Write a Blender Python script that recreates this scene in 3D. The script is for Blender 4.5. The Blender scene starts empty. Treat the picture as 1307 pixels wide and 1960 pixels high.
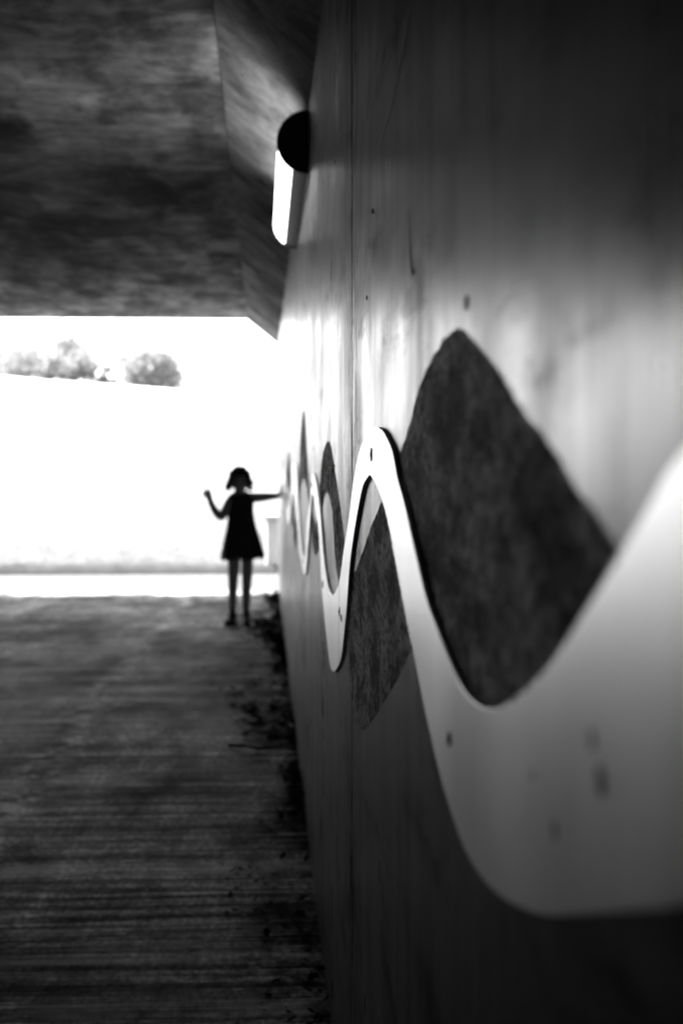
import bpy, bmesh, math, random
from mathutils import Vector, Matrix, geometry, noise

random.seed(7)
R = math.radians
sc = bpy.context.scene
C = sc.collection

# ------------------------------------------------------------------ camera
CAM_H = 1.17
cam_d = bpy.data.cameras.new('camera')
cam = bpy.data.objects.new('camera', cam_d)
C.objects.link(cam)
cam.location = (0, 0, CAM_H)
cam.rotation_euler = (math.pi / 2 - 0.034887, 0, -0.0552)
cam_d.sensor_fit = 'VERTICAL'
cam_d.sensor_width = 24
cam_d.sensor_height = 36
cam_d.lens = 50.0
cam_d.clip_start = 0.02
cam_d.clip_end = 3000
cam_d.dof.use_dof = True
cam_d.dof.focus_distance = 2.0
cam_d.dof.aperture_fstop = 5.0
sc.camera = cam

# ------------------------------------------------------------------ world, sun, exposure
SUN_EL, SUN_AZ = R(54), R(-72)          # azimuth from +Y towards +X
world = bpy.data.worlds.new('World')
sc.world = world
world.use_nodes = True
wn, wl = world.node_tree.nodes, world.node_tree.links
wn.clear()
sky = wn.new('ShaderNodeTexSky')
sky.sky_type = 'NISHITA'
sky.sun_disc = False
sky.sun_elevation = SUN_EL
sky.sun_rotation = SUN_AZ
sky.air_density = 1.0
sky.dust_density = 2.0
bw = wn.new('ShaderNodeRGBToBW')        # the photograph is black and white
bg = wn.new('ShaderNodeBackground')
bg.inputs['Strength'].default_value = 0.12
wo = wn.new('ShaderNodeOutputWorld')
wl.new(sky.outputs[0], bw.inputs[0])
wl.new(bw.outputs[0], bg.inputs['Color'])
wl.new(bg.outputs[0], wo.inputs[0])

sd = bpy.data.lights.new('sun', 'SUN')
sd.energy = 4.5
sd.angle = R(0.5)
sd.color = (1, 1, 1)
sun = bpy.data.objects.new('sun', sd)
C.objects.link(sun)
sv = Vector((math.sin(SUN_AZ) * math.cos(SUN_EL), math.cos(SUN_AZ) * math.cos(SUN_EL), math.sin(SUN_EL)))
sun.rotation_euler = sv.to_track_quat('Z', 'Y').to_euler()
sun.location = sv * 40

vs = sc.view_settings
vs.view_transform = 'Standard'
vs.look = 'None'
vs.gamma = 1
vs.use_curve_mapping = False
vs.exposure = 3.65
sc.cycles.max_bounces = 8
sc.cycles.diffuse_bounces = 5
sc.cycles.glossy_bounces = 4
sc.cycles.use_denoising = True


# ------------------------------------------------------------------ helpers
def link(name, me, mat=None, parent=None, smooth=False):
    o = bpy.data.objects.new(name, me)
    C.objects.link(o)
    if mat is not None:
        me.materials.append(mat)
    if parent is not None:
        o.parent = parent
    if smooth:
        for p in me.polygons:
            p.use_smooth = True
    return o


def from_bm(name, bm, mat=None, parent=None, smooth=False):
    me = bpy.data.meshes.new(name)
    bmesh.ops.recalc_face_normals(bm, faces=bm.faces)
    bm.to_mesh(me)
    bm.free()
    return link(name, me, mat, parent, smooth)


def tag(o, label=None, cat=None, group=None, kind=None):
    if label: o['label'] = label
    if cat: o['category'] = cat
    if group: o['group'] = group
    if kind: o['kind'] = kind
    return o


def empty(name, loc=(0, 0, 0)):
    o = bpy.data.objects.new(name, None)
    C.objects.link(o)
    o.location = loc
    o.empty_display_size = 0.1
    return o


def attach(o, root):
    """parent a mesh whose vertices are in world coordinates to an empty"""
    o.parent = root
    o.matrix_parent_inverse = Matrix.Translation(root.location).inverted()
    return o


def box(bm, x0, x1, y0, y1, z0, z1):
    vsx = [bm.verts.new((x, y, z)) for x in (x0, x1) for y in (y0, y1) for z in (z0, z1)]
    a, b, c, d, e, f, g, h = vsx
    for q in ((a, b, d, c), (e, g, h, f), (a, e, f, b), (c, d, h, g), (a, c, g, e), (b, f, h, d)):
        bm.faces.new(q)


def prism_y(bm, prof, y0, y1):
    """profile of (x, z) points run along Y"""
    a = [bm.verts.new((x, y0, z)) for x, z in prof]
    b = [bm.verts.new((x, y1, z)) for x, z in prof]
    n = len(prof)
    bm.faces.new(a)
    bm.faces.new(b[::-1])
    for i in range(n):
        bm.faces.new((a[i], a[(i + 1) % n], b[(i + 1) % n], b[i]))


def catmull(pts, k=6):
    out = []
    n = len(pts)
    for i in range(n - 1):
        p0, p1, p2, p3 = pts[max(i - 1, 0)], pts[i], pts[i + 1], pts[min(i + 2, n - 1)]
        for j in range(k):
            t = j / k
            q = []
            for c in range(len(p1)):
                # centripetal-ish: plain Catmull-Rom with tension
                m1 = (p2[c] - p0[c]) * 0.5
                m2 = (p3[c] - p1[c]) * 0.5
                t2, t3 = t * t, t * t * t
                q.append((2 * t3 - 3 * t2 + 1) * p1[c] + (t3 - 2 * t2 + t) * m1 + (-2 * t3 + 3 * t2) * p2[c] + (t3 - t2) * m2)
            out.append(tuple(q))
    out.append(tuple(pts[-1]))
    return out


def interp(pts, y):
    if y <= pts[0][0]: return pts[0][1]
    for a, b in zip(pts, pts[1:]):
        if y <= b[0]:
            t = (y - a[0]) / max(b[0] - a[0], 1e-9)
            return a[1] + (b[1] - a[1]) * t
    return pts[-1][1]


def tube(bm, pts, rads, seg=8, caps=True):
    rings = []
    n = len(pts)
    P = [Vector(p) for p in pts]
    ref = Vector((0.13, 0.2, 0.97))
    for i in range(n):
        d = (P[min(i + 1, n - 1)] - P[max(i - 1, 0)]).normalized()
        u = d.cross(ref)
        if u.length < 1e-3: u = d.cross(Vector((1, 0, 0)))
        u.normalize()
        v = d.cross(u)
        rings.append([bm.verts.new(P[i] + (u * math.cos(2 * math.pi * k / seg) + v * math.sin(2 * math.pi * k / seg)) * rads[i]) for k in range(seg)])
    for a, b in zip(rings, rings[1:]):
        for k in range(seg):
            bm.faces.new((a[k], a[(k + 1) % seg], b[(k + 1) % seg], b[k]))
    if caps:
        bm.faces.new(rings[0][::-1])
        bm.faces.new(rings[-1])


# ------------------------------------------------------------------ materials (all grey: the photograph is monochrome)
class Mat:
    def __init__(s, name, rough=0.7, spec=0.5, metal=0.0):
        s.m = bpy.data.materials.new(name)
        s.m.use_nodes = True
        s.nt = s.m.node_tree
        s.n, s.l = s.nt.nodes, s.nt.links
        s.b = s.n['Principled BSDF']
        s.b.inputs['Roughness'].default_value = rough
        s.b.inputs['Specular IOR Level'].default_value = spec
        s.b.inputs['Metallic'].default_value = metal
        s.tc = s.n.new('ShaderNodeTexCoord')

    def map(s, scale, rot=(0, 0, 0), loc=(0, 0, 0)):
        mp = s.n.new('ShaderNodeMapping')
        mp.inputs['Scale'].default_value = scale
        mp.inputs['Rotation'].default_value = rot
        mp.inputs['Location'].default_value = loc
        s.l.new(s.tc.outputs['Object'], mp.inputs[0])
        return mp.outputs[0]

    def noise(s, scale, detail=4, rough=0.55, sc_=1.0, rot=(0, 0, 0), loc=(0, 0, 0), dist=0.0):
        t = s.n.new('ShaderNodeTexNoise')
        t.inputs['Scale'].default_value = sc_
        t.inputs['Detail'].default_value = detail
        t.inputs['Roughness'].default_value = rough
        t.inputs['Distortion'].default_value = dist
        s.l.new(s.map(scale, rot, loc), t.inputs['Vector'])
        return t.outputs['Fac']

    def ramp(s, x, a, b, lo=0.0, hi=1.0):
        """map value x from [a,b] to [lo,hi], clamped"""
        t = s.n.new('ShaderNodeMapRange')
        t.inputs['From Min'].default_value = a
        t.inputs['From Max'].default_value = b
        t.inputs['To Min'].default_value = lo
        t.inputs['To Max'].default_value = hi
        s.l.new(x, t.inputs['Value'])
        return t.outputs['Result']

    def math(s, op, a, b=None, clamp=False):
        t = s.n.new('ShaderNodeMath')
        t.operation = op
        t.use_clamp = clamp
        for i, v in enumerate((a, b)):
            if v is None: continue
            if isinstance(v, (int, float)): t.inputs[i].default_value = v
            else: s.l.new(v, t.inputs[i])
        return t.outputs[0]

    def mul(s, a, b): return s.math('MULTIPLY', a, b)
    def add(s, a, b): return s.math('ADD', a, b)

    def pits(s, scale, size, thr=0.5, loc=(0, 0, 0)):
        """sparse small dark spots: 1 inside a pit, else 0"""
        v = s.n.new('ShaderNodeTexVoronoi')
        v.feature = 'F1'
        v.inputs['Scale'].default_value = 1
        s.l.new(s.map(scale, loc=loc), v.inputs['Vector'])
        near = s.ramp(v.outputs['Distance'], size, size * 0.6, 0, 1)
        sep = s.n.new('ShaderNodeSeparateColor')
        s.l.new(v.outputs['Color'], sep.inputs[0])
        keep = s.math('GREATER_THAN', sep.outputs[0], thr)
        return s.mul(near, keep)

    def sepxyz(s):
        t = s.n.new('ShaderNodeSeparateXYZ')
        s.l.new(s.tc.outputs['Object'], t.inputs[0])
        return t.outputs

    def color(s, v):
        c = s.n.new('ShaderNodeCombineColor')
        for i in range(3): s.l.new(v, c.inputs[i])
        s.l.new(c.outputs[0], s.b.inputs['Base Color'])

    def flat(s, v):
        s.b.inputs['Base Color'].default_value = (v, v, v, 1)

    def rough(s, v): s.l.new(v, s.b.inputs['Roughness'])

    def bump(s, h, strength=0.3, dist=0.002):
        t = s.n.new('ShaderNodeBump')
        t.inputs['Strength'].default_value = strength
        t.inputs['Distance'].default_value = dist
        s.l.new(h, t.inputs['Height'])
        s.l.new(t.outputs[0], s.b.inputs['Normal'])


def wall_mat():
    m = Mat('sealed_concrete', spec=1.0)
    streak = m.noise((1, 9, 0.5), 5, 0.6)
    fine = m.noise((1, 70, 2.0), 4, 0.65)
    blot = m.noise((1, 1.6, 1.8), 5, 0.6, loc=(0, 3, 1))
    cloud = m.noise((1, 3.2, 3.6), 3, 0.55, loc=(0, 6.3, 1.4), dist=0.6)
    v = m.ramp(streak, 0.35, 0.65, 0.028, 0.085)
    v = m.mul(v, m.ramp(fine, 0.4, 0.6, 0.6, 1.35))
    v = m.mul(v, m.ramp(blot, 0.4, 0.6, 0.55, 1.4))
    # the cured skin of the concrete is worn in patches and dulls the sheen there
    stain = m.noise((1, 2.4, 10), 6, 0.70, loc=(0, 1.3, 7.4), dist=0.3)
    hair = m.noise((1, 60, 7), 4, 0.6, loc=(0, 2.3, 7.4))
    SPEC_ = (m.mul(m.ramp(stain, 0.48, 0.62, 1.3, 0.10), m.ramp(hair, 0.50, 0.64, 1.0, 0.35)))
    p1 = m.pits((1, 16, 11), 0.10, 0.6)
    p2 = m.pits((1, 45, 28), 0.13, 0.72, loc=(0, 5, 2))
    pit = m.math('MAXIMUM', p1, p2)
    # dribbled scratchy weathering either side of the form joint
    y = m.sepxyz()[1]
    jn = m.ramp(m.math('ABSOLUTE', m.math('SUBTRACT', y, 2.24)), 0.02, 0.26, 1.0, 0.0)
    scr = m.ramp(m.noise((1, 60, 5), 5, 0.8), 0.48, 0.56, 0, 1)
    wear = m.mul(jn, scr)
    v = m.mul(v, m.ramp(wear, 0, 1, 1, 0.35))
    m.l.new(m.mul(SPEC_, m.ramp(m.math('MAXIMUM', wear, pit), 0, 1, 1, 0.06)), m.b.inputs['Specular IOR Level'])
    v = m.mul(v, m.ramp(pit, 0, 1, 1, 0.08))
    m.color(v)
    r = m.ramp(m.noise((1, 12, 0.8), 4, 0.6, loc=(0, 9, 4)), 0.3, 0.7, 0.25, 0.35)
    r = m.add(r, m.ramp(blot, 0.35, 0.7, 0.0, 0.07))
    r = m.add(r, m.ramp(cloud, 0.40, 0.62, -0.02, 0.07))
    r = m.add(r, m.mul(wear, 0.25))
    r = m.math('ADD', r, m.mul(pit, 0.4), clamp=True)
    m.rough(r)
    tg = m.n.new('ShaderNodeCombineXYZ')
    tg.inputs[2].default_value = 1
    m.l.new(tg.outputs[0], m.b.inputs['Tangent'])
    m.b.inputs['Anisotropic'].default_value = 0.15
    h = m.add(m.mul(fine, 0.5), m.mul(streak, 0.6))
    h = m.math('SUBTRACT', h, m.mul(pit, 1.0))
    h = m.math('SUBTRACT', h, m.mul(wear, 0.5))
    m.bump(h, 0.35, 0.0015)
    return m.m


def mural_mat():
    m = Mat('exposed_aggregate', rough=0.8, spec=0.0)
    a = m.noise((1, 7, 17), 5, 0.7)
    b = m.noise((1, 40, 90), 4, 0.75, loc=(0, 2, 2))
    c = m.noise((1, 2.5, 1.5), 3, 0.6, loc=(0, 7, 2))
    v = m.ramp(a, 0.42, 0.58, 0.14, 0.8)
    v = m.mul(v, m.ramp(b, 0.42, 0.58, 0.25, 1.7))
    v = m.mul(v, m.ramp(c, 0.35, 0.65, 0.6, 1.3))
    m.color(v)
    m.l.new(m.mul(m.ramp(a, 0.44, 0.56, 0.07, 1.0), m.ramp(b, 0.43, 0.55, 0.25, 1.2)), m.b.inputs['Specular IOR Level'])
    m.bump(m.add(b, m.mul(a, 0.8)), 0.9, 0.004)
    return m.m


def deck_mat():
    m = Mat('board_marked_concrete', rough=0.85, spec=0.012)
    st = m.noise((3.2, 3.2, 1), 6, 0.7, dist=0.6)
    fine = m.noise((9, 14, 2), 4, 0.65, loc=(1, 1, 1))
    blot = m.noise((0.9, 0.45, 1), 5, 0.6, loc=(4, 1, 1))
    patch = m.noise((5.0, 1.5, 3), 5, 0.6, loc=(2, 8, 1))
    v = m.ramp(st, 0.38, 0.62, 0.11, 0.29)
    v = m.mul(v, m.ramp(fine, 0.3, 0.7, 0.75, 1.2))
    v = m.mul(v, m.ramp(blot, 0.42, 0.58, 0.55, 1.4))
    v = m.mul(v, m.ramp(patch, 0.42, 0.58, 0.6, 1.35))
    p = m.pits((14, 14, 14), 0.12, 0.7)
    v = m.mul(v, m.ramp(p, 0, 1, 1, 0.25))
    m.color(v)
    m.rough(m.ramp(patch, 0.38, 0.62, 0.9, 0.75))
    m.bump(m.add(m.mul(st, 0.6), m.mul(fine, 0.5)), 0.5, 0.004)
    return m.m


def haunch_mat():
    m = Mat('haunch_concrete', rough=0.8, spec=0.0)
    rot = (R(0), R(0), R(42))
    st = m.noise((5, 4.5, 5), 6, 0.7, rot=rot, dist=0.5)
    blot = m.noise((2, 1.6, 2), 5, 0.6, loc=(4, 1, 1))
    fine = m.noise((40, 40, 40), 3, 0.6)
    v = m.ramp(st, 0.38, 0.62, 0.20, 0.45)
    v = m.mul(v, m.ramp(blot, 0.35, 0.65, 0.6, 1.25))
    v = m.mul(v, m.ramp(fine, 0.3, 0.7, 0.88, 1.1))
    p = m.pits((18, 14, 18), 0.14, 0.7)
    v = m.mul(v, m.ramp(p, 0, 1, 1, 0.3))
    m.color(v)
    m.bump(m.add(m.mul(st, 0.6), m.mul(fine, 0.2)), 0.5, 0.004)
    return m.m


def floor_mat():
    m = Mat('broomed_concrete', rough=0.8, spec=0.0)
    broom = m.noise((1.6, 75, 1), 4, 0.7)
    broom2 = m.noise((0.9, 24, 1), 6, 0.75, loc=(3, 1, 0), dist=0.1)
    big = m.noise((0.55, 0.5, 1), 4, 0.6, loc=(1.5, 4, 0), dist=0.5)
    scuff = m.noise((8, 3, 1), 5, 0.75, loc=(1.5, 4, 0), dist=0.5)
    blot = m.noise((2.0, 0.8, 1), 6, 0.68, loc=(6, 2, 0), dist=0.4)
    grit = m.noise((60, 28, 1), 4, 0.75)
    v = m.ramp(broom2, 0.41, 0.59, 0.05, 0.20)
    v = m.mul(v, m.ramp(broom, 0.42, 0.58, 0.5, 1.5))
    v = m.mul(v, m.ramp(blot, 0.41, 0.59, 0.5, 1.5))
    v = m.mul(v, m.ramp(grit, 0.42, 0.58, 0.55, 1.5))
    v = m.mul(v, m.ramp(big, 0.43, 0.57, 0.6, 1.5))
    v = m.mul(v, m.ramp(scuff, 0.42, 0.58, 0.65, 1.4))
    # worn pale ridges: long thin lines across the path, broken up along X
    ln = m.ramp(m.noise((0.12, 5.5, 1), 1, 0.5, loc=(9, 4, 0)), 0.585, 0.60, 0, 1)
    brk = m.ramp(m.noise((1.6, 2.0, 1), 4, 0.7, loc=(2, 5, 0)), 0.42, 0.6, 0, 1)
    v = m.add(v, m.mul(m.mul(ln, brk), 0.22))
    # pale scuffed wheel track along the path
    xyz = m.sepxyz()
    w = m.noise((1, 1.4, 1), 3, 0.6, loc=(0, 3, 0))
    xt = m.add(m.add(xyz[0], m.mul(xyz[1], -0.02)), m.mul(w, 0.35))
    tr = m.ramp(m.math('ABSOLUTE', m.math('ADD', xt, 0.78)), 0.02, 0.10, 1, 0)
    tb = m.ramp(m.noise((9, 12, 1), 4, 0.75, loc=(3, 3, 0)), 0.47, 0.56, 0, 1)
    v = m.add(v, m.mul(m.mul(tr, tb), 0.38))
    # damp dirt gathered against the wall foot
    dn = m.noise((5, 4, 1), 5, 0.75, loc=(1, 9, 0))
    edge = m.add(xyz[0], m.ramp(dn, 0.3, 0.7, -0.30, 0.16))
    dirt = m.ramp(edge, -0.06, 0.10, 0, 1)
    v = m.mul(v, m.ramp(dirt, 0, 1, 1, 0.35))
    v = m.mul(v, 0.95)
    m.l.new(m.mul(m.ramp(broom2, 0.44, 0.58, 0.018, 0.12), m.ramp(blot, 0.42, 0.58, 0.25, 1)), m.b.inputs['Specular IOR Level'])
    specks = m.pits((7, 7, 1), 0.12, 0.7)
    v = m.mul(v, m.ramp(specks, 0, 1, 1, 0.2))
    pale = m.pits((11, 11, 1), 0.07, 0.8, loc=(.5, .3, 0))
    v = m.add(v, m.mul(pale, 0.25))
    m.color(v)
    m.rough(m.add(m.ramp(broom2, 0.36, 0.64, 0.85, 0.65), m.mul(dirt, 0.4)))
    m.bump(m.add(m.add(m.mul(broom, 0.8), m.mul(broom2, 0.8)), m.mul(grit, 0.5)), 0.7, 0.005)
    return m.m


def metal_mat():
    m = Mat('brushed_plate', rough=0.25, metal=1.0)
    a = m.noise((1, 3, 2.0), 4, 0.6)
    b = m.noise((1, 14, 1.2), 4, 0.6, loc=(0, 4, 2))
    # lengthwise brushing: the sheen spreads up and down
    tg = m.n.new('ShaderNodeCombineXYZ')
    tg.inputs[2].default_value = 1
    m.l.new(tg.outputs[0], m.b.inputs['Tangent'])
    m.b.inputs['Anisotropic'].default_value = 0.69
    sm = m.pits((1, 7, 6), 0.16, 0.75)
    v = m.ramp(a, 0.3, 0.7, 0.78, 0.92)
    v = m.mul(v, m.ramp(b, 0.3, 0.7, 0.94, 1.03))
    m.color(v)
    m.rough(m.add(m.ramp(a, 0.3, 0.7, 0.28, 0.36), m.mul(sm, 0.12)))
    return m.m


def simple(name, v, rough=0.6, spec=0.5, metal=0.0, var=0.15, sc_=30):
    m = Mat(name, rough, spec, metal)
    n = m.noise((sc_, sc_, sc_), 4, 0.6)
    m.color(m.ramp(n, 0.3, 0.7, v * (1 - var), v * (1 + var)))
    return m.m


M_wall, M_mural, M_deck, M_haunch, M_floor, M_metal = wall_mat(), mural_mat(), deck_mat(), haunch_mat(), floor_mat(), metal_mat()
M_black = simple('black_plastic', 0.012, 0.55, 0.3)
M_steel = simple('dull_steel', 0.03, 0.5, 0.12, 0.0)
M_hole = simple('dark_screw', 0.02, 0.7, 0.2)
M_seal = simple('joint_sealant', 0.03, 0.9, 0.1)
gm = Mat('sunlit_grass', 0.9, 0.0)              # grey foot to glaring top: the slope's brightness is painted into the colour
gz = gm.add(gm.sepxyz()[2], gm.ramp(gm.noise((1.5, 1.5, 1.5), 4), 0.3, 0.7, -0.15, 0.15))
gv = gm.ramp(gz, 0.15, 2.7, 0.055, 0.28)
gm.color(gm.mul(gv, gm.ramp(gm.noise((5, 5, 5), 4), 0.3, 0.7, 0.8, 1.2)))
M_grass = gm.m
M_ground = simple('dry_ground', 0.22, 0.9, 0.1, 0, 0.2, 0.8)
M_path = simple('pale_path', 0.065, 0.9, 0.0, 0, 0.12, 5)
M_block = simple('rendered_concrete', 0.42, 0.8, 0.2, 0, 0.1, 6)
lf = Mat('shrub_leaf', 0.7, 0.2)
lf.color(lf.ramp(lf.noise((4, 4, 4), 3), 0.3, 0.7, 0.11, 0.24))
tr_ = lf.n.new('ShaderNodeBsdfTranslucent')
tr_.inputs[0].default_value = (0.06, 0.06, 0.06, 1)
ad_ = lf.n.new('ShaderNodeAddShader')
lf.l.new(lf.b.outputs[0], ad_.inputs[0])
lf.l.new(tr_.outputs[0], ad_.inputs[1])
lf.l.new(ad_.outputs[0], lf.n['Material Output'].inputs[0])
M_leaf = lf.m
M_bark = simple('shrub_bark', 0.07, 0.8, 0.2)
M_litter = simple('dead_leaf', 0.012, 0.9, 0.0, 0, 0.6, 12)
M_skin = simple('skin', 0.38, 0.6, 0.3, 0, 0.05)
M_dress = simple('dark_dress', 0.04, 0.85, 0.1, 0, 0.3, 60)
M_hair = simple('brown_hair', 0.022, 0.6, 0.3, 0, 0.4, 50)
M_shoe = simple('dark_shoe', 0.02, 0.6, 0.3)
M_sock = simple('sole_rubber', 0.25, 0.7, 0.3)
M_eye = simple('dark_eye', 0.01, 0.3, 0.5)
M_lip = simple('lip', 0.08, 0.5, 0.4)

em = Mat('lamp_diffuser', rough=0.4)
em.flat(0.8)
em.b.inputs['Emission Color'].default_value = (1, 1, 1, 1)
em.b.inputs['Emission Strength'].default_value = 0.85
M_lamp = em.m

# ------------------------------------------------------------------ ground, path, hill
Y_END, Y_BACK = 13.15, -42.0
XL = -3.85                                    # face of the far (left) side wall
XR = 0.14                                     # face of the right wall

bm = bmesh.new()
bmesh.ops.create_grid(bm, x_segments=2, y_segments=2, size=1500)
for v in bm.verts: v.co.z = -0.03
tag(from_bm('ground', bm, M_ground), kind='structure')

bm = bmesh.new()
box(bm, XL - 0.3, XR + 0.05, Y_BACK - 2, Y_END + 0.02, -0.2, 0.0)
tag(from_bm('path', bm, M_floor), kind='structure')

bm = bmesh.new()
box(bm, -40, 30, Y_END + 0.03, 14.95, -0.2, -0.004)
tag(from_bm('pavement', bm, M_path), kind='structure')

crest = [(-60, 4.4), (-20, 3.9), (-10, 3.42), (-5.82, 3.10), (-3.75, 2.95), (-1.84, 2.80), (-0.9, 2.62), (0.08, 2.28), (0.6, 2.10), (3, 1.5), (8, 0.7), (60, 0.4)]


def hill_z(x, y):
    cz = interp(crest, x)
    t = (y - 15.0) / 17.0
    if t <= 0: return -0.02 + 0.10
    if t < 1:
        s = t * (0.72 + 0.28 * (1 - (1 - t) ** 2))
        z = 0.08 + (cz - 0.08) * s
    else:
        z = cz - 0.05 * (y - 32) * (0.3 + min((y - 32) / 20, 1))
    z += 0.03 * noise.noise(Vector((x * 0.8, y * 0.8, 0))) * min(t * 4, 1) if t < 0.9 else 0.0
    return max(z, -0.5)


bm = bmesh.new()
xs = [-60 + i * 3 for i in range(17)] + [-9 + i * 0.3 for i in range(1, 47)] + [6 + i * 3 for i in range(19)]
ys = [15 + i * 0.35 for i in range(58)] + [36 + i * 2 for i in range(25)]
grid = [[bm.verts.new((x, y, hill_z(x, y))) for x in xs] for y in ys]
for j in range(len(ys) - 1):
    for i in range(len(xs) - 1):
        bm.faces.new((grid[j][i], grid[j][i + 1], grid[j + 1][i + 1], grid[j + 1][i]))
front = [bm.verts.new((x, 15, -0.2)) for x in xs]
for i in range(len(xs) - 1):
    bm.faces.new((front[i], front[i + 1], grid[0][i + 1], grid[0][i]))
tag(from_bm('hill', bm, M_grass, smooth=True), kind='structure')

# grass blades over the foot of the hill
bm = bmesh.new()
rg = random.Random(3)
for i in range(5200):
    x = rg.uniform(-6, 1.0)
    y = 15.02 + 10 * rg.random() ** 1.6
    z = hill_z(x, y) - 0.01
    h = rg.uniform(0.015, 0.05)
    a = rg.uniform(0, math.pi)
    w = 0.006
    dx, dy = math.cos(a) * w, math.sin(a) * w
    lx, ly = rg.uniform(-.04, .04), rg.uniform(-.04, .04)
    bm.faces.new((bm.verts.new((x - dx, y - dy, z)), bm.verts.new((x + dx, y + dy, z)), bm.verts.new((x + lx, y + ly, z + h))))
tag(from_bm('grass', bm, M_grass), 'short grass on the slope outside the underpass', 'grass', kind='stuff')

# low concrete wall outside, right of the opening
lw = empty('low_wall', (2.0, 15.2, 0))
bm = bmesh.new()
box(bm, 0.03, 6.0, 15.02, 15.22, -0.1, 0.56)
bmesh.ops.bevel(bm, geom=bm.edges[:], offset=0.01, segments=1, affect='EDGES')
attach(from_bm('wall', bm, M_block), lw)
bm = bmesh.new()
box(bm, 0.0, 6.03, 14.99, 15.25, 0.562, 0.62)
bmesh.ops.bevel(bm, geom=bm.edges[:], offset=0.01, segments=1, affect='EDGES')
attach(from_bm('coping', bm, M_block), lw)
tag(lw, 'low pale concrete wall outside the underpass, behind the child\'s outstretched arm', 'wall')


# ------------------------------------------------------------------ shrubs on the crest
def shrub(x, y, w, h, seed, label, n_clump=26, leaves=90):
    rr = random.Random(seed)
    z0 = hill_z(x, y) - 0.05
    root = empty('shrub', (x, y, z0))
    bm = bmesh.new()
    tips = []
    for k in range(7):
        a = rr.uniform(0, 6.28)
        e = rr.uniform(0.25, 0.48)
        p = [(x, y, z0)]
        for s in (0.4, 0.75, 1.0):
            p.append((x + math.cos(a) * w * e * s * s + rr.uniform(-.05, .05), y + math.sin(a) * w * e * s * s, z0 + h * 0.75 * s * rr.uniform(0.8, 1)))
        tube(bm, p, [0.035, 0.025, 0.016, 0.008], 6)
        tips.append(p[-1])
    attach(from_bm('trunk', bm, M_bark), root)
    bm = bmesh.new()
    for k in range(n_clump):
        # clumps fill an uneven dome, wider than tall
        a = rr.uniform(0, 6.28)
        q = math.sqrt(rr.random())
        cx = x + math.cos(a) * w * 0.42 * q
        cy = y + math.sin(a) * w * 0.34 * q
        top = h * (1 - 0.55 * q * q) * rr.uniform(0.8, 1.15)
        cz = z0 + rr.uniform(0.12, 0.98) * top
        cr = rr.uniform(0.16, 0.30) * min(w, h)
        for i in range(leaves):
            d = Vector((rr.gauss(0, 1), rr.gauss(0, 1), rr.gauss(0, 0.8)))
            d = d.normalized() * cr * rr.random() ** 0.45
            c = Vector((cx, cy, cz)) + d
            s = rr.uniform(0.03, 0.07)
            u = Vector((rr.gauss(0, 1), rr.gauss(0, 1), rr.gauss(0, 1))).normalized()
            v = u.cross(Vector((rr.gauss(0, 1), rr.gauss(0, 1), rr.gauss(0, 1)))).normalized()
            pts = [c - u * s, c + v * s * 0.45, c + u * s, c - v * s * 0.45]
            bm.faces.new([bm.verts.new(p) for p in pts])
    attach(from_bm('foliage', bm, M_leaf), root)
    tag(root, label, 'shrub', 'shrubs along the crest of the slope')
    return root


shrub(-4.95, 33.0, 3.0, 1.42, 11, 'widest shrub on the hill crest, furthest left', 80, 150)
shrub(-6.4, 33.4, 1.6, 0.75, 15, 'shrub cut by the left edge of the photo on the crest', 18, 80)
shrub(-3.55, 33.0, 0.75, 0.55, 12, 'small shrub between the two big shrubs on the crest', 10, 60)
shrub(-2.62, 33.0, 1.65, 1.36, 13, 'round tall shrub at the right end of the shrub row', 55, 140)
shrub(-1.43, 32.6, 0.2, 0.22, 14, 'tiny lone bush on the crest right of the shrub row', 4, 30)
shrub(-0.45, 32.2, 0.7, 0.12, 16, 'flat dark bush low on the falling crest near the wall', 8, 35)

# ------------------------------------------------------------------ the underpass
up = empty('underpass', ((XL + XR) / 2, Y_END, 0))
tag(up, 'dark concrete pedestrian underpass with chamfered ceiling corners', 'underpass')
Z_WALL, Z_CEIL = 2.250, 2.478
JOINTS = [-42.0] + [round(2.24 + 3.08 * k, 3) for k in range(-14, 4)] + [Y_END]
JOINTS = sorted(set(JOINTS))


def side_wall(sign):
    bm = bmesh.new()
    for a, b in zip(JOINTS, JOINTS[1:]):
        if b - a < 0.05: continue
        g = 0.008 if abs(a - 2.24) < .01 or abs(b - 2.24) < .01 else 0.0003
        if sign > 0: box(bm, XR, XR + 0.05, a + g, b - g, -0.15, Z_WALL - 0.012)
        else: box(bm, XL - 0.05, XL, a + g, b - g, -0.15, Z_WALL - 0.012)
    if sign > 0: box(bm, XR + 0.053, XR + 1.6, Y_BACK, Y_END - 0.01, -0.15, Z_WALL - 0.02)
    else: box(bm, XL - 1.6, XL - 0.053, Y_BACK, Y_END - 0.01, -0.15, Z_WALL - 0.02)
    return attach(from_bm('side_wall', bm, M_wall), up)


right_wall = side_wall(1)
side_wall(-1)
for (xa, xb, xo) in ((0.158, -0.137, 1.6 + XR), (XL - 0.018, XL + 0.277, XL - 1.6)):
    bm = bmesh.new()
    prism_y(bm, [(xa, Z_WALL - 0.008), (xb, Z_CEIL), (xb, Z_CEIL + 0.004), (xo, Z_CEIL + 0.004), (xo, Z_WALL - 0.008)], Y_BACK, Y_END)
    attach(from_bm('haunch', bm, M_haunch), up)
bm = bmesh.new()
box(bm, XL - 1.6, XR + 1.6, Y_BACK, Y_END, Z_CEIL + 0.005, Z_CEIL + 0.9)
attach(from_bm('ceiling_slab', bm, M_deck), up)
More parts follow.
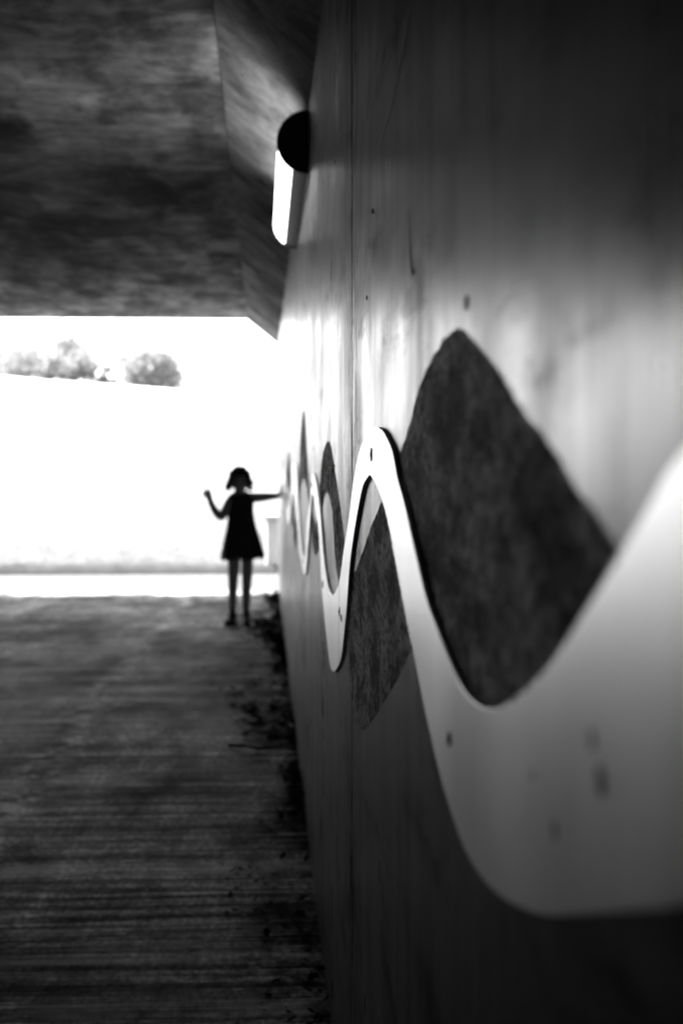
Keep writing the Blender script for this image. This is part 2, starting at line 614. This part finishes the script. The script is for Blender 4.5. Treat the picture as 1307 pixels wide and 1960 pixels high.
# crumbling sealant left in the gap between wall top and haunch
rs = random.Random(5)
y = 2.6
while y < 12.5:
    L = rs.uniform(0.03, 0.22)
    if rs.random() < 0.55:
        bm = bmesh.new()
        box(bm, XR - rs.uniform(0.0, 0.008), XR + 0.03, y, y + L, Z_WALL - 0.0115, Z_WALL - 0.0085)
        attach(from_bm('joint_sealant', bm, M_block), up)
    y += L + rs.uniform(0.02, 0.25)

# ------------------------------------------------------------------ dark textured wave cast into the wall (a 3 mm raised rough inlay)
MU = [(0.5099, 1.1234), (0.5563, 1.1369), (0.5921, 1.148), (0.6381, 1.1605), (0.6791, 1.175), (0.7075, 1.1838), (0.7294, 1.1888), (0.7501, 1.1935), (0.7784, 1.2031), (0.8267, 1.2197), (0.8895, 1.2372), (0.9455, 1.2518), (1.0169, 1.2662), (1.0964, 1.2648), (1.2003, 1.2517), (1.2812, 1.2336), (1.3492, 1.2072), (1.4522, 1.178), (1.6692, 1.1239), (1.8392, 1.0853), (2.0044, 1.0407), (2.1896, 0.9989), (2.3528, 1.0096), (2.4439, 1.0395), (2.5942, 1.0984), (2.7639, 1.1548), (2.9118, 1.2021), (3.0764, 1.2152), (3.2892, 1.1942), (3.4382, 1.1511), (3.5682, 1.0716), (3.7447, 1.0117), (3.8979, 1.0196), (4.1976, 1.0698), (4.4394, 1.1781), (4.7098, 1.3168), (4.8901, 1.3456), (5.0864, 1.3285), (5.3773, 1.2193), (5.6226, 1.0358), (5.9804, 0.9173), (6.378, 0.9592), (7.0776, 1.1311), (7.6377, 1.2288), (8.2, 1.17), (9.0, 0.98), (9.8, 1.15), (10.4, 1.22), (11.0, 1.12), (11.6, 1.0)]
ML = [(0.508, 1.0529), (0.7581, 1.016), (1.145, 1.0137), (1.1961, 1.0138), (1.322, 0.9963), (1.4772, 0.943), (1.6738, 0.8818), (1.8368, 0.832), (1.9815, 0.7951), (2.1511, 0.784), (2.3092, 0.8244), (2.3973, 0.8913), (2.5085, 0.9434), (2.6303, 0.9519), (2.7644, 0.9919), (2.8685, 1.0698), (3.0772, 1.1044), (3.2622, 1.0801), (3.4091, 1.0133), (3.5367, 0.9553), (3.7095, 0.9311), (3.8214, 0.9197), (4.023, 0.9406), (4.2457, 1.014), (4.5476, 1.0949), (4.8976, 1.1143), (5.2352, 1.0739), (5.4647, 0.9592), (5.8924, 0.8234), (6.1304, 0.7936), (6.6049, 0.8424), (7.0873, 0.9749), (7.6507, 1.0437), (8.3, 1.0), (9.0, 0.84), (9.8, 1.0), (10.4, 1.06), (11.0, 0.97), (11.6, 0.9)]
MU = [(-1.6, 1.0), (-1.2, 1.2), (-0.8, 1.24), (-0.3, 1.0), (0.1, 0.93), (0.35, 1.05)] + MU
ML = [(-1.6, 0.9), (-1.2, 1.0), (-0.8, 1.04), (-0.3, 0.84), (0.1, 0.8), (0.35, 0.95)] + ML


def band(U, L, x0, x1, ystart, yend, rag=0.0, step=0.012):
    """strip between an upper and a lower curve on the wall, from depth x0 (face) to x1 (back)"""
    bm = bmesh.new()
    U2, L2 = catmull(U, 5), catmull(L, 5)
    cols = []
    y = ystart
    while y <= yend + 1e-6:
        zu, zl = interp(U2, y), interp(L2, y)
        if rag:
            zu += rag * noise.noise(Vector((y * 34, 3.1, 0))) + rag * 0.7 * noise.noise(Vector((y * 90, 8.1, 0)))
            zl += rag * noise.noise(Vector((y * 34, 13.1, 0))) + rag * 0.7 * noise.noise(Vector((y * 90, 28.1, 0)))
        zu = max(zu, zl + 0.01)
        cols.append([bm.verts.new((x0, y, zu)), bm.verts.new((x0, y, zl)), bm.verts.new((x1, y, zu)), bm.verts.new((x1, y, zl))])
        y += step * (1 if y < 3 else 2)
    for a, b in zip(cols, cols[1:]):
        bm.faces.new((a[0], a[1], b[1], b[0]))
        bm.faces.new((a[0], b[0], b[2], a[2]))
        bm.faces.new((a[1], a[3], b[3], b[1]))
        bm.faces.new((a[2], b[2], b[3], a[3]))
    bm.faces.new((cols[0][0], cols[0][2], cols[0][3], cols[0][1]))
    bm.faces.new((cols[-1][0], cols[-1][1], cols[-1][3], cols[-1][2]))
    return bm


inlay = from_bm('wave_inlay', band(MU, ML, XR - 0.0004, XR + 0.01, -1.5, 11.5, 0.0028), M_mural)
attach(inlay, up)
inlay['label'] = 'dark mottled wave-shaped area of rough concrete on the wall'


# bolt pockets and chips in the wall
def dimple(y, z, r, rz=None):
    bm = bmesh.new()
    vsx = []
    for k in range(14):
        a = 2 * math.pi * k / 14
        rr = r * (1 + 0.25 * math.sin(3 * a + y * 7))
        vsx.append(bm.verts.new((XR - 0.0009, y + math.cos(a) * rr, z + math.sin(a) * (rz or rr))))
    f = bm.faces.new(vsx)
    ex = bmesh.ops.extrude_face_region(bm, geom=[f])
    for g in ex['geom']:
        if isinstance(g, bmesh.types.BMVert):
            g.co.x += 0.01
    return bm


for (y, z, r, rz) in ((0.9753, 1.2794, 0.007, 0.005), (2.7841, 1.1618, 0.02, 0.005), (2.6671, 1.0788, 0.014, 0.003), (1.9161, 1.3911, 0.008, 0.003), (2.762, 1.7492, 0.014, 0.003), (1.8167, 1.4895, 0.008, 0.003)):
    attach(from_bm('bolt_hole', dimple(y, z, r, rz), M_hole), up)



# pale scratches and a dark run on the wall
def stroke(name, pts, w, mat):
    pts = catmull(pts, 8)
    bm = bmesh.new()
    prev = None
    n = len(pts)
    for i, (y, z) in enumerate(pts):
        y2, z2 = pts[min(i + 1, n - 1)]
        y1, z1 = pts[max(i - 1, 0)]
        d = Vector((y2 - y1, z2 - z1)).normalized()
        ww = w * (0.25 + 0.75 * math.sin(math.pi * min(max(i / (n - 1), .03), .97))) * 0.5
        a = bm.verts.new((XR - 0.0005, y - d.y * ww, z + d.x * ww))
        b = bm.verts.new((XR - 0.0005, y + d.y * ww, z - d.x * ww))
        if prev: bm.faces.new((prev[0], a, b, prev[1]))
        prev = (a, b)
    return attach(from_bm(name, bm, mat), up)


M_chalk = simple('pale_scratch', 0.42, 0.42, 0.6, 0.85)
M_run = simple('dark_run', 0.03, 0.7, 0.2)
stroke('scratch', [(1.25, 1.66), (1.36, 1.60), (1.50, 1.565), (1.64, 1.552), (1.759, 1.552)], 0.006, M_chalk)
stroke('scratch', [(0.72, 1.262), (0.80, 1.2655), (0.87, 1.258)], 0.0022, M_chalk)
stroke('scratch', [(1.88, 1.45), (1.97, 1.43), (2.05, 1.36)], 0.003, M_chalk)
stroke('stain', [(1.355, 1.412), (1.352, 1.38), (1.335, 1.352), (1.31, 1.345)], 0.010, M_run)

# ------------------------------------------------------------------ waved metal plate
U = [(0.428, 1.173), (0.4564, 1.1607), (0.4862, 1.1457), (0.5208, 1.1287), (0.5683, 1.1063), (0.6265, 1.0802), (0.698, 1.0544), (0.755, 1.0385), (0.7992, 1.0294), (0.851, 1.0239), (0.9029, 1.0238), (0.9625, 1.0309), (1.0313, 1.0443), (1.1082, 1.0618), (1.1975, 1.0961), (1.2827, 1.1307), (1.3534, 1.154), (1.4088, 1.1804), (1.4813, 1.1967), (1.5475, 1.2059), (1.6274, 1.2101), (1.733, 1.205), (1.8531, 1.1911), (1.9357, 1.1714), (2.0377, 1.131), (2.112, 1.0899), (2.2489, 1.0333), (2.3478, 0.984), (2.4387, 0.9552), (2.6233, 0.9235), (2.781, 0.9231), (2.9115, 0.9427), (3.02, 0.9755), (3.1764, 1.0497), (3.3989, 1.1126), (3.5986, 1.1409), (3.7139, 1.1291), (3.8809, 1.0631), (4.1612, 0.9788), (4.2918, 0.8938), (4.4289, 0.8703), (4.7289, 0.8831), (5.069, 0.9745), (5.4583, 1.14), (5.8212, 1.1679), (6.2388, 1.1471), (6.4769, 1.0393), (7.0741, 0.9362), (7.6116, 0.9605), (8.1, 1.1), (8.6, 1.17), (9.1, 1.09), (9.6, 0.95), (10.1, 0.94), (10.6, 1.08), (11.1, 1.16), (11.6, 1.08), (12.1, 0.95), (12.6, 0.95)]
L = [(0.424, 1.0346), (0.4576, 1.0227), (0.5143, 1.0037), (0.5868, 0.9793), (0.6475, 0.96), (0.7063, 0.9453), (0.7663, 0.9335), (0.8281, 0.9255), (0.8983, 0.9232), (0.9676, 0.9319), (1.0325, 0.9455), (1.1065, 0.9696), (1.1794, 0.997), (1.267, 1.0304), (1.3683, 1.073), (1.4677, 1.1139), (1.5425, 1.1325), (1.6041, 1.1446), (1.6936, 1.1544), (1.7412, 1.1514), (1.8235, 1.1391), (1.9066, 1.1096), (2.0173, 1.0615), (2.1041, 1.0118), (2.1877, 0.9368), (2.3087, 0.858), (2.3951, 0.8286), (2.5207, 0.7986), (2.6042, 0.7853), (2.7187, 0.7826), (2.9101, 0.8287), (3.099, 0.8983), (3.2362, 0.9962), (3.4, 1.0438), (3.6372, 1.0885), (3.7757, 1.066), (3.9716, 0.9729), (4.1895, 0.8617), (4.3747, 0.8239), (4.6676, 0.8266), (5.0729, 0.8809), (5.4659, 0.9793), (5.8769, 1.0427), (6.3616, 0.9948), (6.8694, 0.8798), (7.3018, 0.8535), (7.7873, 0.8841), (8.1, 0.98), (8.6, 1.06), (9.1, 0.98), (9.6, 0.85), (10.1, 0.84), (10.6, 0.97), (11.1, 1.05), (11.6, 0.97), (12.1, 0.85), (12.6, 0.85)]
U = [(-1.5, 1.0), (-1.1, 0.98), (-0.7, 1.1), (-0.25, 1.25), (0.05, 1.27), (0.25, 1.235)] + U
L = [(-1.5, 0.9), (-1.1, 0.88), (-0.7, 0.98), (-0.25, 1.13), (0.05, 1.14), (0.25, 1.09)] + L
PX = 0.1338
K = PX / 0.128
U = [(y * K, 1.17 + (z - 1.17) * K) for y, z in U if y < 12]
L = [(y * K, 1.17 + (z - 1.17) * K) for y, z in L if y < 12]
wp = empty('wave_plate', (XR, 0, 1.05))
plate = from_bm('plate', band(U, L, PX, XR - 0.0007, -1.4, 12.2, 0.0, 0.008), M_metal)
bv = plate.modifiers.new('edge', 'BEVEL')
bv.width = 0.0004
bv.segments = 2
bv.angle_limit = R(50)
attach(plate, wp)
tag(wp, 'shiny metal plate cut in a long wave, fixed along the right wall', 'wall ornament')
for (y, z, r) in ((1.6742, 1.1792, 0.009), (0.9659, 0.9798, 0.0055), (3.0365, 0.9094, 0.010), (2.372, 0.9198, 0.009), (2.3165, 0.9153, 0.007), (3.7143, 1.1113, 0.010), (5.9, 1.1, .01), (4.55, 0.855, .01)):
    bm = bmesh.new()
    y, z = y * K, 1.17 + (z - 1.17) * K
    mt = Matrix.Translation((PX - 0.0003, y, z)) @ Matrix.Rotation(math.pi / 2, 4, 'Y')
    bmesh.ops.create_cone(bm, cap_ends=True, segments=18, radius1=r, radius2=r * 0.8, depth=0.0016, matrix=mt)
    mt = Matrix.Translation((PX - 0.0014, y, z)) @ Matrix.Rotation(math.pi / 2, 4, 'Y')
    bmesh.ops.create_cone(bm, cap_ends=True, segments=6, radius1=r * 0.45, radius2=r * 0.4, depth=0.0012, matrix=mt)
    attach(from_bm('screw', bm, M_hole), wp)

M_smudge = simple('tarnish_spot', 0.22, 0.6, 0.3, 0.3)
for (y, z, r, q) in ((0.5302, 1.049, 0.0075, 1.3), (0.545, 1.062, 0.0045, 1.6), (0.6144, 1.008, 0.0055, 1.2), (0.6656, 1.021, 0.003, 1.3)):
    y, z = y * K, 1.17 + (z - 1.17) * K
    bm = bmesh.new()
    bm.faces.new([bm.verts.new((PX - 0.0003, y + math.cos(a * math.pi / 10) * r * (1 + .2 * math.sin(a * 1.3)), z + math.sin(a * math.pi / 10) * r * q * 0.7)) for a in range(20)])
    attach(from_bm('tarnish_spot', bm, M_smudge), wp)
Uc, Lc = catmull(U, 5), catmull(L, 5)
for y in (2.50,):                                                # butt joints between lengths of plate
    bm = bmesh.new()
    box(bm, PX - 0.0003, PX + 0.001, y - 0.0008, y + 0.0008, interp(Lc, y) + 0.001, interp(Uc, y) - 0.001)
    attach(from_bm('seam', bm, M_smudge), wp)

# ------------------------------------------------------------------ wall lamp
wlp = empty('wall_lamp', (XR, 5.12, 2.144))
LY0, LY1, LR, LZ = 4.36, 5.88, 0.092, 2.144


def arc_shell(a0, a1, r, t, y0, y1, n=20):
    bm = bmesh.new()
    prof = []
    for k in range(n + 1):
        a = R(a0 + (a1 - a0) * k / n)
        prof.append((XR + math.cos(a) * r, LZ + math.sin(a) * r))
    for k in range(n, -1, -1):
        a = R(a0 + (a1 - a0) * k / n)
        prof.append((XR + math.cos(a) * (r - t), LZ + math.sin(a) * (r - t)))
    a_ = [bm.verts.new((x, y0, z)) for x, z in prof]
    b_ = [bm.verts.new((x, y1, z)) for x, z in prof]
    m = len(prof)
    for i in range(m):
        bm.faces.new((a_[i], a_[(i + 1) % m], b_[(i + 1) % m], b_[i]))
    for i in range(n):
        bm.faces.new((a_[i], a_[i + 1], a_[m - 2 - i], a_[m - 1 - i]))
        bm.faces.new((b_[i], b_[m - 1 - i], b_[m - 2 - i], b_[i + 1]))
    return bm


attach(from_bm('diffuser', arc_shell(122, 237, LR, 0.004, LY0 + 0.012, LY1 - 0.012), M_lamp, smooth=False), wlp)
for a0, a1 in ((238, 269.5), (90.5, 121)):
    attach(from_bm('housing', arc_shell(a0, a1, LR + 0.001, 0.006, LY0 + 0.012, LY1 - 0.012, 8), M_steel), wlp)
for y0, y1 in ((LY0, LY0 + 0.011), (LY1 - 0.011, LY1)):
    bm = bmesh.new()
    prof = [(XR + math.cos(R(a)) * 0.0965, LZ + math.sin(R(a)) * 0.0965) for a in [90 + 180 * k / 40 for k in range(41)]]
    prism_y(bm, prof, y0, y1)
    attach(from_bm('end_cap', bm, M_black), wlp)
tag(wlp, 'long half-round wall lamp with glowing diffuser and black end cap', 'lamp')

# ------------------------------------------------------------------ leaf litter and twigs at the wall foot
bm = bmesh.new()
rl = random.Random(21)
for i in range(3400):
    y = 1.6 + 11.2 * rl.random() ** 0.6
    d = abs(rl.gauss(0, (0.04 + 0.13 * (0.5 + 0.5 * math.sin(y * 1.9 + 1))) * min(1, 0.25 + y / 9)))
    if noise.noise(Vector((y * 1.7, d * 5, 2.2))) < -0.1 and rl.random() < 0.8: continue
    x = XR - 0.004 - d
    z = 0.003 + max(0, 0.035 - d * 0.5) * rl.random()
    s = rl.uniform(0.006, 0.022) * (0.45 + min(y, 9) / 9)
    a = rl.uniform(0, 6.28)
    n1 = Vector((math.cos(a), math.sin(a), rl.uniform(-.5, .5))) * s
    n2 = Vector((-math.sin(a), math.cos(a), rl.uniform(-.6, .6))) * s * rl.uniform(.25, .7)
    c = Vector((min(x, XR - 0.006), y, z + s * 0.3))
    bm.faces.new([bm.verts.new(c + q) for q in (-n1, n2 - n1 * .2, n1, -n2 + n1 * .1)])
tag(from_bm('leaf_litter', bm, M_litter), 'dark dead leaves and dirt gathered along the foot of the right wall', 'leaf litter', kind='stuff')


def twig(pts, r, label):
    o = from_bm('twig', (lambda b: (tube(b, pts, [r * (1 - 0.6 * i / (len(pts) - 1)) for i in range(len(pts))], 6), b)[1])(bmesh.new()), M_litter)
    tag(o, label, 'twig', 'twigs on the path')


twig([(-0.14, 5.80, 0.012), (-0.08, 5.76, 0.016), (-0.01, 5.73, 0.012), (0.07, 5.74, 0.018), (0.12, 5.70, 0.014)], 0.009, 'long dark twig lying across the path halfway to the child')
twig([(0.02, 5.98, 0.01), (0.07, 5.95, 0.018), (0.13, 5.97, 0.014)], 0.009, 'short thick twig against the wall just beyond the long twig')

# ------------------------------------------------------------------ the child
YP = 10.28


def P(zx, zy, dy=0.0):
    return Vector((-0.577 + zx * 0.000866, YP + dy, 1.302 - zy * 0.000866))


def skinned(name, chains, mat, parent, root_first=True, sub=2):
    """chains: list of lists of (Vector, rx, ry); chains joined where points coincide"""
    me = bpy.data.meshes.new(name)
    verts, rad, edges, idx = [], [], [], {}
    for ch in chains:
        prev = None
        for (p, a, b) in ch:
            key = tuple(round(c, 5) for c in p)
            if key not in idx:
                idx[key] = len(verts)
                verts.append(p); rad.append((a, b))
            i = idx[key]
            if prev is not None: edges.append((prev, i))
            prev = i
    me.from_pydata(verts, edges, [])
    o = bpy.data.objects.new(name, me)
    C.objects.link(o)
    mod = o.modifiers.new('skin', 'SKIN')
    mod.use_smooth_shade = True
    me.update()
    for i, sv_ in enumerate(me.skin_vertices[0].data):
        sv_.radius = rad[i]
        sv_.use_root = (i == 0)
    s2 = o.modifiers.new('sub', 'SUBSURF')
    s2.levels = sub
    s2.render_levels = sub
    bpy.context.view_layer.update()
    dg = bpy.context.evaluated_depsgraph_get()
    nm = bpy.data.meshes.new_from_object(o.evaluated_get(dg), depsgraph=dg)
    bpy.data.objects.remove(o)
    nm.name = name
    nm.materials.clear()
    nm.materials.append(mat)
    ob = bpy.data.objects.new(name, nm)
    C.objects.link(ob)
    for p in nm.polygons: p.use_smooth = True
    if parent: attach(ob, parent)
    return ob


person = empty('person', (-0.166, YP, 0))
tag(person, 'child in a short dark dress, one hand raised, the other touching the wall', 'person')

pel = Vector((-0.162, YP, 0.55))
chest = Vector((-0.155, YP, 0.82))
neckb = Vector((-0.158, YP, 0.925))
body = [
    [(pel, .075, .06), (Vector((-0.158, YP, 0.66)), .066, .052), (chest, .070, .042), (neckb, .045, .036), (Vector((-0.163, YP - .005, 0.965)), .026, .026),
     (Vector((-0.166, YP - .012, 0.998)), .056, .062), (Vector((-0.166, YP - .008, 1.045)), .070, .080), (Vector((-0.166, YP, 1.085)), .064, .076), (Vector((-0.166, YP + .004, 1.118)), .034, .045)],
    # raised arm
    [(neckb, .045, .036), (P(402, 447), 0.0389, 0.0389), (P(372, 520, -.01), 0.0417, 0.0417), (P(320, 622, -.02), 0.0359, 0.0359), (P(285, 575, -.045), 0.0345, 0.0345), (P(238, 492, -.07), 0.0223, 0.0237), (P(222, 462, -.075), 0.0259, 0.0137), (P(214, 440, -.078), 0.0252, 0.0115)],
    # arm reaching to the wall
    [(neckb, .045, .036), (P(592, 447), 0.0389, 0.0389), (P(640, 443, -.01), 0.0403, 0.0403), (P(698, 440, -.02), 0.0323, 0.0323), (P(745, 434, -.02), 0.0302, 0.0302), (P(798, 432, -.015), 0.0208, 0.0208), (P(816, 424, -.012), 0.0129, 0.0230), (P(822, 408, -.01), 0.0115, 0.0245)],
    # legs
    [(pel, .075, .06), (Vector((-0.205, YP, 0.50)), .053, .055), (Vector((-0.212, YP - .008, 0.40)), .046, .047), (Vector((-0.216, YP - .012, 0.285)), .037, .039), (Vector((-0.219, YP + .006, 0.20)), .035, .037), (Vector((-0.222, YP + .008, 0.10)), 0.028, .030), (Vector((-0.225, YP + .0, 0.045)), .019, .022), (Vector((-0.238, YP - .07, 0.03)), .017, .014)],
    [(pel, .075, .06), (Vector((-0.117, YP, 0.50)), .053, .055), (Vector((-0.113, YP - .008, 0.40)), .046, .047), (Vector((-0.118, YP - .012, 0.285)), .037, .039), (Vector((-0.121, YP + .006, 0.20)), .035, .037), (Vector((-0.124, YP + .008, 0.10)), 0.028, .030), (Vector((-0.121, YP + .0, 0.045)), .019, .022), (Vector((-0.118, YP - .07, 0.03)), .017, .014)],
]
pal = P(214, 440, -.078)
for k, (tx, ty, ln) in enumerate(((188, 425, 0), (192, 402, 0), (205, 388, 0), (221, 395, 0))):   # four fingers, spread
    tx, ty = 214 + (tx - 214) * 1.85, 440 + (ty - 440) * 1.5
    base = P(195 + k * 14, 430 - (k in (1, 2)) * 4, -.080)
    tip = P(tx, ty, -.092)
    mid = base.lerp(tip, 0.5) + Vector((0, -.006, .003))
    body.append([(pal, .032, .014), (base, .0105, .0105), (mid, .0105, .0105), (tip, .0100, .0100)])
body.append([(P(222, 462, -.075), .0225, .0119), (P(243, 444, -.084), .009, .009), (P(250, 420, -.09), .007, .007)])
pal2 = P(822, 408, -.01)
for k in range(4):                                                     # palm on the wall, fingers up
    base = P(825, 402 - (k in (1, 2)) * 4, -.028 + k * .012)
    tip = P(818 + k * 3, 348 + abs(k - 1.4) * 9, -.06 + k * .03)
    mid = base.lerp(tip, 0.5) + Vector((-.003, 0, 0))
    body.append([(pal2, .013, .026), (base, .0115, .0115), (mid, .0112, .0112), (tip, .0098, .0098)])
body.append([(P(816, 424, -.012), .0113, .02), (P(822, 420, -.044), .009, .009), (P(823, 405, -.062), .007, .007)])
skinned('body', body, M_skin, person)

# face
hc = Vector((-0.166, YP, 1.05))


def blob(name, c, s, mat, parent, seg=12, fn=None):
    bm = bmesh.new()
    bmesh.ops.create_uvsphere(bm, u_segments=seg * 2, v_segments=seg, radius=1)
    for v in bm.verts:
        v.co = Vector((v.co.x * s[0], v.co.y * s[1], v.co.z * s[2]))
        if fn: v.co = fn(v.co)
        v.co += Vector(c)
    return attach(from_bm(name, bm, mat, smooth=True), parent)


for sx in (-1, 1):
    blob('eye', (hc.x + sx * 0.026, YP - 0.074, 1.045), (0.010, 0.006, 0.0055), M_eye, person, 8)
    blob('ear', (hc.x + sx * 0.071, YP + 0.0, 1.035), (0.008, 0.016, 0.022), M_skin, person, 8)
blob('nose', (hc.x, YP - 0.080, 1.022), (0.0075, 0.011, 0.013), M_skin, person, 8)
blob('mouth', (hc.x, YP - 0.074, 0.992), (0.018, 0.007, 0.0045), M_lip, person, 8)

# hair: a bob, open over the face, ends flicking out
bm = bmesh.new()
rh = random.Random(4)
bmesh.ops.create_uvsphere(bm, u_segments=48, v_segments=24, radius=1)
kill = []
for v in bm.verts:
    d = v.co.copy()
    front = -d.y
    if front > 0.35 and d.z < 0.42 and abs(d.x) < 0.78: kill.append(v)
    elif d.z < -0.55: kill.append(v)
    n = 1 + 0.05 * noise.noise(d * 7)
    v.co = Vector((d.x * 0.080 * n, d.y * 0.094 * n + 0.004, d.z * 0.092 * n)) + Vector((hc.x, YP, 1.054))
bmesh.ops.delete(bm, geom=kill, context='VERTS')
for i in range(150):                                                   # locks
    a = rh.uniform(-2.35, 2.35)                                        # 0 = back of the head
    x0, y0 = math.sin(a), math.cos(a)
    top = Vector((hc.x + x0 * 0.066, YP + y0 * 0.084, 1.085 + rh.uniform(-.01, .025)))
    mid = Vector((hc.x + x0 * 0.083, YP + y0 * 0.096, 1.03 + rh.uniform(-.01, .01)))
    fl = rh.uniform(-0.012, 0.016) + (0.016 if x0 < -0.6 and rh.random() < .5 else 0.0)
    low = rh.uniform(0.955, 1.01)
    end = Vector((hc.x + x0 * (0.082 + fl), YP + y0 * (0.09 + fl), low))
    tube(bm, [top, mid, mid.lerp(end, .55) + Vector((x0 * .004, y0 * .004, 0)), end], [.009, .010, .0055, .001], 6)
for w_ in range(45):                                                   # loose wisps
    a = rh.uniform(-2.6, 2.6)
    x0, y0 = math.sin(a), math.cos(a)
    z0 = rh.uniform(0.985, 1.06)
    rr_ = 0.07 + 0.012 * (1 - abs(z0 - 1.05) / .08)
    p0 = Vector((hc.x + x0 * rr_, YP + y0 * rr_, z0))
    tube(bm, [p0, p0 + Vector((x0 * .012, y0 * .012, -.012)), p0 + Vector((x0 * rh.uniform(.015, .034), y0 * .02, -rh.uniform(.02, .05)))], [.004, .003, .0008], 5)
for i in range(14):                                                    # fringe
    t = -0.055 + i * 0.0085
    tube(bm, [Vector((hc.x + t * .6, YP - .045, 1.135)), Vector((hc.x + t, YP - .080, 1.105)), Vector((hc.x + t * 1.15, YP - .086, 1.072 + rh.uniform(-.008, .006)))], [.008, .008, .002], 6)
attach(from_bm('hair', bm, M_hair, smooth=True), person)

# dress: A-line, sleeveless
bm = bmesh.new()
levels = [  # z, centre x, half width, half depth, fold amplitude
    (0.947, -0.158, .052, .040, 0), (0.938, -0.157, .074, .046, 0), (0.922, -0.156, .092, .052, 0), (0.90, -0.156, .094, .060, 0), (0.86, -0.156, .087, .064, 0), (0.81, -0.157, .088, .064, .000),
    (0.76, -0.158, .094, .067, .001), (0.70, -0.155, .104, .074, .003), (0.64, -0.152, .117, .082, .006), (0.58, -0.150, .130, .091, .009), (0.52, -0.148, .142, .099, .012), (0.490, -0.147, .148, .102, .014), (0.478, -0.147, .146, .100, .014)]
N = 64
rings = []
for (z, cx, w, d, f) in levels:
    ring = []
    for k in range(N):
        a = 2 * math.pi * k / N
        fo = f * (math.sin(7 * a + 0.6) + 0.6 * math.sin(11 * a + 2)) * 0.8
        sx = math.cos(a); sy = math.sin(a)
        ex = 0.8
        ring.append(bm.verts.new((cx + (abs(sx) ** ex) * math.copysign(1, sx) * (w * 1.05 + fo), YP + (abs(sy) ** ex) * math.copysign(1, sy) * (d + fo), z + (0.9 * fo if z < .5 else 0) - (0.016 if (z < .53 and sx < -0.7) else 0))))
    rings.append(ring)
for a, b in zip(rings, rings[1:]):
    for k in range(N): bm.faces.new((a[k], a[(k + 1) % N], b[(k + 1) % N], b[k]))
dress = from_bm('dress', bm, M_dress, smooth=True)
so = dress.modifiers.new('cloth', 'SOLIDIFY'); so.thickness = 0.003
ss = dress.modifiers.new('sub', 'SUBSURF'); ss.levels = 1; ss.render_levels = 1
attach(dress, person)


def shoe(x, tx, ty):
    """high-top shoe: ankle collar, toe, and a pale sole as its sub-part"""
    bm = bmesh.new()
    sec = [  # t along foot, half width, z top
        (-0.035, .018, .050), (-0.028, .026, .095), (-0.008, .029, .118), (0.016, .029, .112), (0.036, .029, .072), (0.065, .032, .052), (0.095, .031, .042), (0.118, .022, .032), (0.126, .010, .020)]
    d = Vector((tx, ty, 0)).normalized()
    s = Vector((-d.y, d.x, 0))
    rr = []
    for (t, w, zt) in sec:
        c = Vector((x, YP + .008, 0)) + d * t
        ring = []
        for k in range(14):
            a = 2 * math.pi * k / 14
            zz = 0.012 + (zt - 0.012) * (0.5 + 0.5 * math.sin(a))
            ww = w * (abs(math.cos(a)) ** 0.7) * math.copysign(1, math.cos(a))
            ring.append(bm.verts.new(c + s * ww + Vector((0, 0, zz))))
        rr.append(ring)
    for a, b in zip(rr, rr[1:]):
        for k in range(14): bm.faces.new((a[k], a[(k + 1) % 14], b[(k + 1) % 14], b[k]))
    bm.faces.new(rr[0]); bm.faces.new(rr[-1][::-1])
    o = attach(from_bm('shoe', bm, M_shoe, smooth=True), person)
    bm = bmesh.new()
    lo, hi = [], []
    pts = [(t, w + .003) for t, w, _ in sec] + [(t, -w - .003) for t, w, _ in sec[::-1]]
    for t, w in pts:
        c = Vector((x, YP + .008, 0)) + d * t + s * w
        lo.append(bm.verts.new(c + Vector((0, 0, .001)))); hi.append(bm.verts.new(c + Vector((0, 0, .016))))
    bm.faces.new(lo[::-1]); bm.faces.new(hi)
    for i in range(len(lo)): bm.faces.new((lo[i], lo[(i + 1) % len(lo)], hi[(i + 1) % len(lo)], hi[i]))
    sole = from_bm('sole', bm, M_shoe)
    sole.parent = o
    sole.matrix_parent_inverse = Matrix.Translation(person.location).inverted() @ Matrix.Identity(4)
    sole.matrix_parent_inverse = (Matrix.Translation(person.location) @ o.matrix_parent_inverse).inverted()
    return o


shoe(-0.222, -0.32, -1.0)
shoe(-0.122, 0.10, -1.0)
